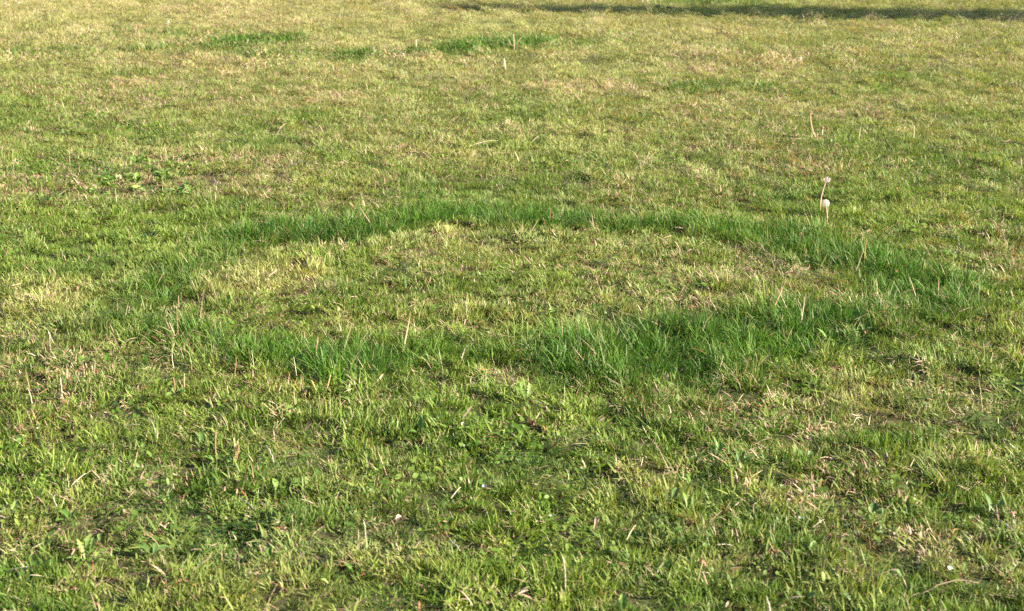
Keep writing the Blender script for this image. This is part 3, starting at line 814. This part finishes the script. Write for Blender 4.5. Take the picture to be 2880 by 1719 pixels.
for x, y, kind, mt_, lv, lb in [
    (774, 1372, 'oval', 'weed_pale', [(110, .05, 40), (30, .03, 20)], 'pale broad leaf on a stalk among front grass, near the brown plantain spikes'),
    (476, 1402, 'oval', 'weed_pale', [(95, .05, 50), (160, .04, 30), (0, .03, 20)], 'pale crinkled weed leaf upright in the short front grass'),
    (196, 1450, 'oval', 'weed', [(140, .05, 22), (60, .04, 40), (220, .04, 12)], 'round green weed leaf lying over the front grass behind the toothed rosette'),
    (880, 1350, 'toothed', 'weed_pale', [(80, .05, 50), (150, .04, 30)], 'small toothed pale leaf upright in dark front grass'),
    (428, 1548, 'oval', 'weed_dark', [(150, .06, 18), (40, .05, 15), (90, .04, 30)], 'dark flat weed leaf beside the pale toothed rosette'),
    (1385, 1352, 'oval', 'weed_pale', [(170, .05, 6), (20, .03, 20)], 'pale oval leaf lying flat on the front lawn'),
    (1852, 1410, 'oval', 'weed_pale', [(120, .045, 25), (10, .04, 20)], 'pale folded round leaf next to a dark broad leaf'),
    (1885, 1400, 'oval', 'weed_dark', [(60, .06, 30), (0, .05, 20), (120, .04, 30)], 'dark broad leaf next to a pale folded one'),
    (2412, 1552, 'lance', 'weed_pale', [(150, .055, 18), (-20, .04, 8)], 'pale lance leaf lying slanted on the front grass'),
    (2704, 1602, 'toothed', 'weed_pale', [(120, .045, 30), (60, .04, 35), (180, .04, 20)], 'pale whitish toothed leaves close to a long curved dry stalk'),
    (2790, 1580, 'toothed', 'weed_pale', [(130, .045, 40), (50, .035, 30)], 'pale torn leaf just beyond the whitish toothed leaves'),
    (2268, 1282, 'oval', 'weed_dark', [(130, .05, 30), (50, .04, 30)], 'dark oval leaf by thin dry stems on the front lawn'),
    (1938, 1420, 'lance', 'weed', [(110, .06, 45), (60, .05, 55), (160, .05, 30)], 'tuft of broad upright blades on the front lawn'),
    (1750, 1712, 'oval', 'weed_pale', [(85, .055, 45), (150, .04, 20)], 'pale broad leaf at the very front of the lawn'),
    (1516, 876, 'oval', 'weed_pale', [(100, .045, 40), (170, .03, 20)], 'pale round leaf inside the ring beside a second one'),
    (1551, 882, 'oval', 'weed_pale', [(95, .055, 50), (30, .035, 30)], 'larger pale ragged leaf inside the ring beside a smaller one'),
    (1253, 692, 'lance', 'weed', [(85, .055, 55), (160, .03, 30)], 'upright pale green leaf inside the ring below the dark far side'),
    (1140, 800, 'lance', 'weed_dark', [(90, .06, 55), (20, .03, 20)], 'blue-green upright leaf on worn grass inside the ring'),
    (1132, 680, 'toothed', 'weed_pale', [(120, .05, 30), (60, .04, 40)], 'small pale lobed leaf inside the ring behind the upright leaf'),
    (1733, 1040, 'oval', 'spike_ochre', [(100, .035, 40)], 'small yellowed round leaf in the dark near side of the ring'),
    (1228, 860, 'oval', 'weed', [(150, .05, 20), (30, .03, 20)], 'green oval leaf among worn grass in the ring centre'),
    (2270, 650, 'lance', 'weed_dark', [(60, .06, 40), (120, .05, 45), (10, .04, 30)], 'dark glossy weed tuft at the far ring edge by the dandelion clocks'),
    (2245, 625, 'oval', 'weed', [(160, .04, 15), (20, .04, 15), (90, .04, 30), (250, .03, 10)], 'flat dandelion leaves at the foot of the white clock'),
    (2015, 1270, 'lance', 'weed', [(100, .07, 50), (70, .06, 55), (130, .06, 40), (40, .05, 40)], 'coarse tuft of wide green blades near the leaning straws'),
    (2080, 1290, 'lance', 'weed_dark', [(20, .06, 20), (60, .05, 40), (100, .05, 45)], 'coarse dark tuft of wide blades next to the green one'),
    (395, 1262, 'oval', 'weed', [(90, .04, 30), (180, .03, 15)], 'small round leaf by the forked straw on the front lawn'),
    (330, 1340, 'lance', 'weed_pale', [(100, .07, 55), (140, .04, 40)], 'long wavy pale leaf standing in the weedy front corner'),
    (560, 1236, 'oval', 'weed_dark', [(100, .045, 40)], 'dark blue-green round leaf beside the brown plantain spike'),
    (30, 1440, 'oval', 'weed_pale', [(90, .055, 30), (10, .04, 20), (170, .04, 20)], 'pale rounded leaves at the margin of the weedy front corner'),
    (760, 1560, 'oval', 'weed', [(30, .05, 15), (100, .04, 30), (160, .05, 12)], 'green clover-like leaves by a yellow upright spike in the front grass'),
    (2450, 1440, 'oval', 'weed_dark', [(70, .06, 20), (10, .05, 20), (130, .05, 20), (190, .04, 15)], 'cluster of dark flat leaves on the front lawn by a pale straw'),
    (2790, 1430, 'lance', 'weed_dark', [(100, .07, 40), (40, .06, 35), (150, .06, 30), (-20, .04, 20)], 'dark tuft of wide arching blades near a pale straw piece'),
    (2430, 925, 'oval', 'weed_dark', [(95, .05, 35), (20, .04, 25)], 'dark leaf beneath the brown dead flower at the ring'),
    (465, 505, 'oval', 'weed', [(90, .08, 40), (180, .07, 20), (10, .06, 25), (270, .05, 15)], 'largest broad-leaved weed in the brown weedy patch'),
    (505, 495, 'oval', 'weed', [(80, .07, 45), (150, .06, 30), (10, .06, 25)], 'light green weed at the edge of the brown weedy patch')]:
    weed('broadleaf_weed', x, y, kind, mt_, lv, lb, z=.024)
for k in range(42):
    x, y = random.uniform(190, 580), random.uniform(432, 545)
    weed('broadleaf_weed', x, y, random.choice(['oval', 'oval', 'lance', 'toothed']), random.choice(['weed', 'weed', 'weed_dark', 'weed_pale']), ros(random.randint(4, 6), random.uniform(.055, .095), 26),
         'low broad-leaved weed growing in the brown weedy patch beyond the ring', 'weeds in the brown patch', z=.015)
for k in range(30):
    x, y = random.uniform(20, 2860), random.uniform(1180, 1700)
    weed('broadleaf_weed', x, y, random.choice(['oval', 'oval', 'lance']), random.choice(['weed', 'weed', 'weed_dark', 'weed_pale']), ros(random.randint(2, 4), random.uniform(.024, .042), 30),
         'tiny green weed seedling scattered through the front lawn', 'weed seedlings in the front lawn', z=.022)

# --- dry stalks, one by one
def stalk(x0, y0, x1, y1, mat, standing, r, label, group=None, bow=None, kink=False):
    if standing:
        a = on_lawn(x0, y0); b = at_depth(x1, y1, a[1] + random.uniform(-.012, .012))
    else:
        z0 = float(height(*ground(x0, y0)[:2]))
        a = ground(x0, y0, z0 + .022); b = ground(x1, y1, z0 + .036)
    L = np.linalg.norm(b - a)
    P = curve_pts((0, 0, 0), b - a, (bow or random.uniform(-.05, .05)) * L * np.array([1, 0, .4]) if standing else (bow or .05) * L * np.array([.2, .2, 1]), 10, .010)
    if kink:
        for i in range(6, 11): P[i] = P[i] + np.array([(i - 5) * L * .05, 0, -(i - 5) * L * .03])
    g = Geo(); r *= .62
    rad = [r * (1.15 - .055 * i) * (1.35 if i in (4, 7) else 1) for i in range(11)]
    g.tube(P, rad, 6)
    o = link('dry_stalk', g.mesh('dry_stalk', M[mat])); o.location = a
    tag(o, label, 'stalk', group)
stalk(2580, 1679, 2752, 1640, 'straw_dark', False, .0017, 'long weathered stalk curving over the grass by the whitish toothed leaves', bow=.12)
stalk(2136, 1386, 2228, 1385, 'straw_dark', False, .0011, 'thin weathered stalk lying level in the front grass near an upright thin stem', bow=.02)
stalk(2284, 1415, 2287, 1336, 'straw_dark', True, .0011, 'thin dark upright stem on the front lawn beside a level stalk')
stalk(2812, 1466, 2860, 1508, 'straw_white', False, .0022, 'thick bleached straw piece lying slanted near a dark tuft')
stalk(2815, 1509, 2832, 1493, 'straw', False, .0018, 'short tan straw end lying across from the bleached thick piece')
stalk(2400, 1192, 2418, 1174, 'straw_white', False, .0017, 'sharply bent pale straw on the front lawn by the yellow-green patch', bow=.3, kink=True)
stalk(417, 1177, 442, 1232, 'straw_white', False, .0020, 'bleached curved straw over dark grass near the brown plantain spike', bow=.04)
stalk(345, 1202, 392, 1194, 'straw', False, .0015, 'tan straw lying level beside the curved bleached straw')
stalk(200, 1366, 256, 1324, 'straw_white', False, .0013, 'thin pale forked straw slanting upward in the weedy front corner')
stalk(186, 1330, 192, 1368, 'straw', False, .0022, 'stubby tan straw crossing the forked one')
stalk(132, 1384, 160, 1426, 'straw_white', False, .0024, 'bleached split straw lying in the weedy front corner')
stalk(23, 1608, 76, 1594, 'straw_white', False, .0017, 'short pale straw lying level in the front corner grass')
stalk(746, 1252, 770, 1300, 'straw_white', False, .0030, 'thick flattened bleached stalk by the ochre plantain spike', bow=.03)
stalk(775, 1236, 772, 1160, 'straw', True, .0018, 'tan dry stem standing behind the thick bleached stalk', kink=True)
stalk(690, 1295, 712, 1343, 'straw_orange', False, .0016, 'orange withered blade bending down beside the ochre plantain', bow=.1)
stalk(672, 1404, 712, 1430, 'straw_white', False, .0014, 'thin white straw lying slanted over the front grass clumps')
stalk(1282, 853, 1315, 895, 'straw_white', False, .0016, 'pale curved straw lying in the ring centre', bow=.15)
stalk(1244, 770, 1252, 738, 'straw', True, .0016, 'tan straw stub standing in the ring centre near a pale upright leaf')
stalk(2256, 906, 2244, 840, 'straw_white', True, .0020, 'white withered blade standing in the near ring grass', bow=.06)
stalk(2695, 879, 2736, 864, 'straw', False, .0014, 'pale twig lying level beyond the ring end')
stalk(2524, 834, 2586, 812, 'straw_dark', False, .0012, 'thin grey twig lying over the ring grass at its wide end')
stalk(644, 1103, 630, 1046, 'straw', True, .0016, 'tan bent stem standing in dry grass before the ring', kink=True)
stalk(715, 1027, 708, 985, 'straw_white', True, .0016, 'bleached stub standing at the near ring edge in dry grass')
stalk(836, 1050, 826, 1004, 'straw_white', True, .0019, 'bleached thick stub standing in front of the folded dock leaf')
stalk(790, 1058, 822, 1074, 'straw_orange', False, .0014, 'reddish straw lying in front of the ring beside the bleached stub')
stalk(655, 1053, 664, 1004, 'straw_orange', True, .0022, 'reddish branched stem standing at the near ring edge')
stalk(953, 984, 902, 924, 'straw', False, .0012, 'long thin tan straw slanting across the near ring grass', bow=.05)
stalk(490, 1023, 484, 981, 'straw_white', True, .0017, 'bleached upright stub before the ring by the flat lance leaf')
stalk(150, 965, 120, 917, 'straw_white', False, .0019, 'thick bleached straw leaning in the dry grass patch', bow=.05)
stalk(143, 972, 140, 935, 'straw', True, .0014, 'tan straw standing by the leaning bleached one')
stalk(84, 1080, 75, 1048, 'straw_orange', True, .0020, 'pinkish dry tuft stem standing in the dry patch before the ring')
stalk(175, 1098, 170, 1062, 'straw_white', True, .0024, 'broad bleached stub in the dry front grass')
stalk(90, 1120, 78, 1090, 'straw_white', True, .0017, 'bleached slim stub behind a pink dry tuft')
stalk(1298, 1008, 1314, 970, 'straw_white', False, .0017, 'short bleached straw slanting in the near ring grass')
stalk(1245, 1018, 1236, 990, 'straw_white', True, .0015, 'short bleached stub in the near ring grass beside a slanting straw')
stalk(1332, 960, 1308, 940, 'straw_white', False, .0017, 'pale glossy blade bent over in the near ring grass', bow=.1)
stalk(2014, 1045, 2034, 1003, 'straw', True, .0017, 'tan straw stub leaning before the near ring grass')
stalk(1680, 1245, 1726, 1262, 'straw_orange', False, .0015, 'orange curved withered blade on the front lawn', bow=.18)
stalk(1590, 1320, 1600, 1350, 'straw', False, .0015, 'short tan straw near the orange curved blade')
stalk(1268, 1402, 1296, 1370, 'straw', False, .0016, 'tan straw leaning over the front lawn by a pale flat leaf')
stalk(1024, 1500, 1022, 1462, 'straw_white', True, .0018, 'bleached stub standing in the front lawn by a tan leaf')
stalk(1265, 1522, 1294, 1550, 'straw_white', False, .0016, 'short bleached straw slanting on dark front grass')
stalk(1588, 1640, 1582, 1565, 'straw_white', True, .0024, 'tall bleached withered blade standing in the front lawn', bow=.04)
stalk(1844, 1605, 1850, 1570, 'straw_white', True, .0020, 'forked grey-white dry stem in the front lawn', kink=True)
stalk(1762, 1519, 1788, 1476, 'straw', False, .0014, 'slim tan straw leaning in the front lawn beside clumps')
stalk(2166, 1719, 2155, 1678, 'straw_white', False, .0020, 'bleached straw at the very front edge of the lawn')
stalk(2302, 1455, 2322, 1480, 'straw_white', False, .0016, 'short white straw beside the dark flat leaves')
stalk(2066, 1423, 2090, 1405, 'straw_white', False, .0022, 'stubby bleached straw near the coarse tufts')
stalk(2112, 1432, 2160, 1398, 'straw', False, .0012, 'curved tan straw arching near the coarse tufts', bow=.15)
stalk(2745, 1290, 2746, 1240, 'straw', True, .0018, 'upright tan stem in the front lawn past the yellow-green patch')
stalk(2680, 1288, 2682, 1260, 'straw', True, .0015, 'short tan stem standing next to the upright tan stem')
stalk(2810, 1246, 2842, 1256, 'straw_orange', False, .0017, 'orange-tan broad straw lying in the front lawn margin')
stalk(2560, 1313, 2572, 1290, 'straw', False, .0017, 'tan straw tuft end poking up in the front lawn')
stalk(2766, 1135, 2752, 1065, 'straw', True, .0015, 'tall thin tan stem beyond the yellow-green patch')
stalk(2762, 1066, 2785, 1060, 'straw', False, .0010, 'thin branched straw tip resting on the tall thin stem')
stalk(1985, 862, 1999, 830, 'straw', True, .0013, 'tan stem standing on worn grass inside the ring end')
stalk(2025, 770, 2032, 738, 'straw', True, .0013, 'slim tan stem inside the ring by the bare hollow')
stalk(2260, 675, 2300, 668, 'straw', False, .0012, 'tan straw lying on the far ring grass')
stalk(800, 378, 722, 340, 'straw', False, .0016, 'long reddish straw leaning in the grass beyond the ring', bow=.04)
stalk(780, 375, 808, 346, 'straw', False, .0015, 'tan straw crossing the long reddish straw')
stalk(880, 300, 892, 244, 'straw', True, .0013, 'thin curved grass stem standing over the lawn beyond the ring', bow=.12)
stalk(1320, 413, 1400, 395, 'straw', False, .0013, 'long thin straw lying on worn grass beyond the ring')
stalk(2470, 172, 2438, 128, 'straw', True, .0022, 'thin arched orange stem leaning on the far lawn')
stalk(2585, 165, 2598, 130, 'straw_orange', True, .0022, 'forked orange stem on the far lawn')
stalk(2476, 147, 2479, 118, 'straw', True, .0020, 'slim upright tan stem on the far lawn between leaning ones')
stalk(2512, 170, 2513, 150, 'straw', True, .003, 'thick pale stem stub on the far lawn by the forked stem')
stalk(2135, 322, 2126, 300, 'straw', False, .0022, 'thick tan straw end bent on the lawn by the bare curved stem', bow=.1)
stalk(513, 270, 518, 232, 'straw', True, .0022, 'tan dry stem standing on the far lawn with a pale top')
stalk(183, 305, 174, 285, 'straw_white', True, .0032, 'thick white stub standing on the far lawn')
stalk(157, 230, 154, 188, 'straw', True, .0017, 'very thin upright stem on the far lawn')
stalk(326, 560, 324, 530, 'straw_white', True, .0018, 'pale upright stub at the brown weedy patch')
stalk(606, 565, 612, 510, 'straw', True, .0016, 'tan upright stem beside the brown weedy patch')
stalk(196, 460, 194, 405, 'straw', True, .0014, 'thin reddish upright stem rising over the brown weedy patch')
stalk(42, 500, 37, 455, 'straw', True, .0014, 'thin tan upright stem at the margin of the brown weedy patch')
for k in range(50):
    x, y = random.uniform(10, 2870), random.uniform(640, 1700)
    s_ = (y + 282) / 1.5; L = random.uniform(.025, .055) * s_
    a_ = random.uniform(0, math.pi)
    stalk(x, y, x + L * math.cos(a_), y - L * .45 * math.sin(a_), random.choice(['straw', 'straw', 'straw_white', 'straw_orange']), False, random.uniform(.0008, .0015),
          'short dead straw scattered over the near lawn', 'short straws scattered on the near lawn')
for k in range(14):
    x, y = random.uniform(10, 2870), random.uniform(150, 640)
    L = random.uniform(.015, .045) * (y + 282) / 1.5
    stalk(x, y, x + random.uniform(-.3, .3) * L, y - L, random.choice(['straw', 'straw', 'straw_white', 'straw_orange']), True, random.uniform(.0011, .0020),
          'thin dry stem standing upright on the lawn beyond the ring', 'dry stems standing on the far lawn')

# --- fallen leaves
def fallen(px, py, L, az, mat, label, el=12, kind='curled', up=.035, group=None):
    p = on_lawn(px, py); p[2] += up * .6
    o = link('fallen_leaf', leaf_mesh(kind, random.randrange(5), mat)); o.location = p
    o.rotation_euler = (R(random.uniform(-25, 25)), -R(el), R(az)); L *= .62; o.scale = (L, L, L)
    g = Geo(); g.tube([(0, 0, 0), (-.16, .02, -.03), (-.3, .05, -.02)], [.012, .01, .012], 4); link('leaf_stalk', g.mesh('leaf_stalk', M['straw_dark']), o)
    tag(o, label, 'leaf', group)
fallen(88, 912, .032, 70, 'fallen_orange', 'orange fallen leaf upright in the dry patch by the leaning bleached straw', 50)
fallen(78, 927, .018, 10, 'fallen_orange', 'small orange leaf scrap just below the upright orange leaf', 10)
fallen(219, 812, .035, 100, 'fallen_brown', 'brown folded leaf in the yellow grass outside the ring', 40)
fallen(22, 655, .03, 30, 'fallen_red', 'red-orange leaf on worn grass outside the ring', 20)
fallen(1302, 1196, .028, 80, 'fallen_pink', 'small pinkish tan leaf at the leafy weed patch', 55)
fallen(1115, 1462, .034, 50, 'fallen_pink', 'pinkish brown curled leaf in the front grass', 30)
fallen(1671, 1482, .05, 75, 'fallen_pink', 'long tan dead leaf standing in the front grass', 60, 'lance')
fallen(1178, 1719, .045, 80, 'fallen_orange', 'pointed orange leaf tip at the very front of the lawn', 65, 'lance')
fallen(1985, 1586, .036, 150, 'fallen_red', 'red-brown fallen leaf in dark front grass', 10)
fallen(876, 1535, .05, 85, 'spike_ochre', 'yellow withered leaf standing near the clover-like leaves', 70, 'lance')
fallen(1433, 727, .018, 100, 'fallen_orange', 'bright orange scrap on worn grass in the ring centre', 40)
fallen(1778, 797, .022, 60, 'fallen_orange', 'small orange-brown leaf in the ring centre', 45)
fallen(2521, 768, .036, 90, 'fallen_brown', 'brown dead flower-like leaf in the wide end of the ring', 55)
fallen(2438, 938, .034, 100, 'fallen_brown', 'brown crumpled leaf before the near ring grass', 40)
fallen(2016, 287, .03, 20, 'fallen_orange', 'orange leaf beside the brown thatch hollow beyond the ring', 20)
fallen(2550, 455, .035, 90, 'fallen_pink', 'pinkish dead leaf on worn grass beyond the clocks', 30)
fallen(2398, 452, .035, 20, 'fallen_pink', 'pale pink dead leaf near the two tiny yellow flowers', 20)
fallen(2445, 455, .035, 150, 'fallen_brown', 'brown dead leaf between two pinkish ones', 20)
fallen(2522, 532, .03, 90, 'fallen_orange', 'orange leaf in a dark gap beyond the ring', 50)
fallen(2648, 514, .026, 10, 'fallen_red', 'pink-red leaf on worn grass past the dandelion clocks', 20)
fallen(236, 415, .045, 100, 'fallen_red', 'red withered leaf behind the brown weedy patch', 45)
fallen(155, 482, .035, 60, 'fallen_red', 'red leaf in the brown weedy patch', 30)
fallen(200, 535, .04, 95, 'fallen_red', 'red-orange leaf at the near edge of the weedy patch', 45)
fallen(10, 528, .045, 80, 'fallen_orange', 'orange-tan leaf in front of the dark bare hollow', 40)
fallen(1080, 1408, .03, 10, 'fallen_brown', 'brown leaf half hidden in front clumps', 15)
fallen(2330, 1515, .04, 40, 'fallen_red', 'dark red leaf sunk by an upright straw on the front lawn', 10)

# --- small pale scraps
def scrap(px, py, w, mat, label):
    w *= .8; p = on_lawn(px, py); p[2] += .032
    V, F = [], []
    for i in range(4):
        for j in range(4):
            u, v = i / 3 - .5, j / 3 - .5
            k = 1 - .35 * (abs(u) + abs(v)) + random.uniform(-.08, .08)
            V.append((u * w * k, v * w * .6 * k, .35 * w * (u * u * 2 + v * v) + random.uniform(0, .05) * w))
    for i in range(3):
        for j in range(3): F.append((i * 4 + j, i * 4 + j + 1, i * 4 + j + 5, i * 4 + j + 4))
    o = link('pale_scrap', mesh_of('pale_scrap', V, F, M[mat])); o.location = p
    o.rotation_euler = (R(random.uniform(20, 50)), R(random.uniform(-20, 20)), R(random.uniform(-30, 30)))
    tag(o, label, 'scrap')
scrap(56, 9, .055, 'petal_white', 'white scrap lying on the farthest part of the lawn')
scrap(243, 146, .022, 'petal_white', 'small white speck on the lawn in front of a dark green patch')
scrap(138, 45, .024, 'petal_white', 'pale speck on the far lawn before the white scrap')
scrap(1340, 136, .02, 'petal_white', 'white speck in the middle of the far dark arc')
scrap(1765, 172, .024, 'petal_white', 'pale scrap on the open lawn past the far arc')
scrap(1223, 371, .018, 'petal_white', 'bright white petal lying beyond the ring')
scrap(1340, 438, .014, 'petal_blue', 'bluish-white fleck on grass beyond the ring')
scrap(2595, 473, .016, 'petal_white', 'small white petal beyond the dandelion clocks')
scrap(2832, 499, .018, 'weed_pale', 'pale greenish petal near a dark leaf beyond the ring')
scrap(2691, 713, .017, 'petal_blue', 'bluish scrap on worn grass past the wide end of the ring')
scrap(2730, 737, .012, 'petal_white', 'tiny white fleck beside the bluish scrap')
scrap(2316, 104, .03, 'petal_blue', 'pale bluish scrap near the edge of the tree shadow')
scrap(1740, 24, .022, 'petal_white', 'white speck lying in the tree shadow')
scrap(108, 1208, .012, 'petal_white', 'white fleck in short dry front grass')
scrap(1363, 1372, .02, 'petal_blue', 'bluish-white scrap beside the pale flat leaf')
scrap(1551, 1455, .014, 'petal_blue', 'pale lilac scrap in the front lawn near the long tan leaf')
scrap(2250, 1461, .014, 'petal_blue', 'bluish fleck in dark front grass near a white straw')
scrap(2671, 1602, .018, 'petal_white', 'white cut stem end beside the whitish toothed leaves')

# --- two dark lumps at the edge of the tree shadow
def clod(px, py, r, label):
    p = on_lawn(px, py); p[2] += r * .5 + .02
    G = Geo(); ball(G, (0, 0, 0), r, 12, 8, (1.1, .9, .75), .16)
    o = link('earth_clod', G.mesh('earth_clod', M['clod'])); o.location = p
    tag(o, label, 'clod')
clod(1851, 24, .045, 'larger dark brown clod lying at the edge of the tree shadow')
clod(1882, 25, .035, 'smaller dark brown clod lying at the edge of the tree shadow')

# ------------------------------------------------------------------ the slender tree whose shadow crosses the far lawn (it stands outside the frame)
def slender_tree():
    TH = 9.6
    tip = ground(1300, 23)
    sx, sy = math.sin(SUN_AZ), math.cos(SUN_AZ)
    Ls = TH / math.tan(SUN_EL)
    base = np.array([tip[0] + sx * Ls, tip[1] + sy * Ls, 0])
    e = empty('slender_tree', base)
    g = Geo(); P = [(.02 * math.sin(i), .03 * math.cos(1.3 * i), TH * .97 * i / 14 - .05) for i in range(15)]
    g.tube(P, [.17 * (1 - i / 14.5) + .01 for i in range(15)], 10)
    tr = link('trunk', g.mesh('trunk', M['bark']), e)
    limbs = Geo(); leaves = Geo(); q = random.Random(5)
    def prof(d): return 1.45 * (1 - math.exp(-d / 3.2)) + .05
    for i in range(170):
        z = q.uniform(1.5, TH - .25); d = TH - z
        L = prof(d) * q.uniform(.7, 1.1); a = q.uniform(0, 6.283)
        tipv = np.array([math.cos(a) * L, math.sin(a) * L, z + L * 1.0])
        if tipv[2] > TH: tipv *= TH / tipv[2]
        limbs.tube(curve_pts((0, 0, z), tipv, (0, 0, -.05), 4), [.018, .015, .012, .008, .004], 5)
        for k in range(70):
            t = q.uniform(.15, 1.05)
            c = np.array([0, 0, z]) * (1 - t) + tipv * t + np.array([q.gauss(0, .12), q.gauss(0, .12), q.gauss(0, .12)])
            u = np.array([q.gauss(0, 1), q.gauss(0, 1), q.gauss(0, 1)]); u /= np.linalg.norm(u)
            v = np.cross(u, (q.gauss(0, 1), q.gauss(0, 1), q.gauss(0, 1))); v /= np.linalg.norm(v)
            s_ = q.uniform(.09, .15)
            leaves.add([c - u * s_, c + v * s_ * .5, c + u * s_, c - v * s_ * .5], [(0, 1, 2, 3)])
    link('limbs', limbs.mesh('limbs', M['bark']), tr)
    link('crown', leaves.mesh('crown', M['crown'], False), e)
    tag(e, 'slender tree beside the lawn whose long shadow crosses the far grass', 'tree')
slender_tree()
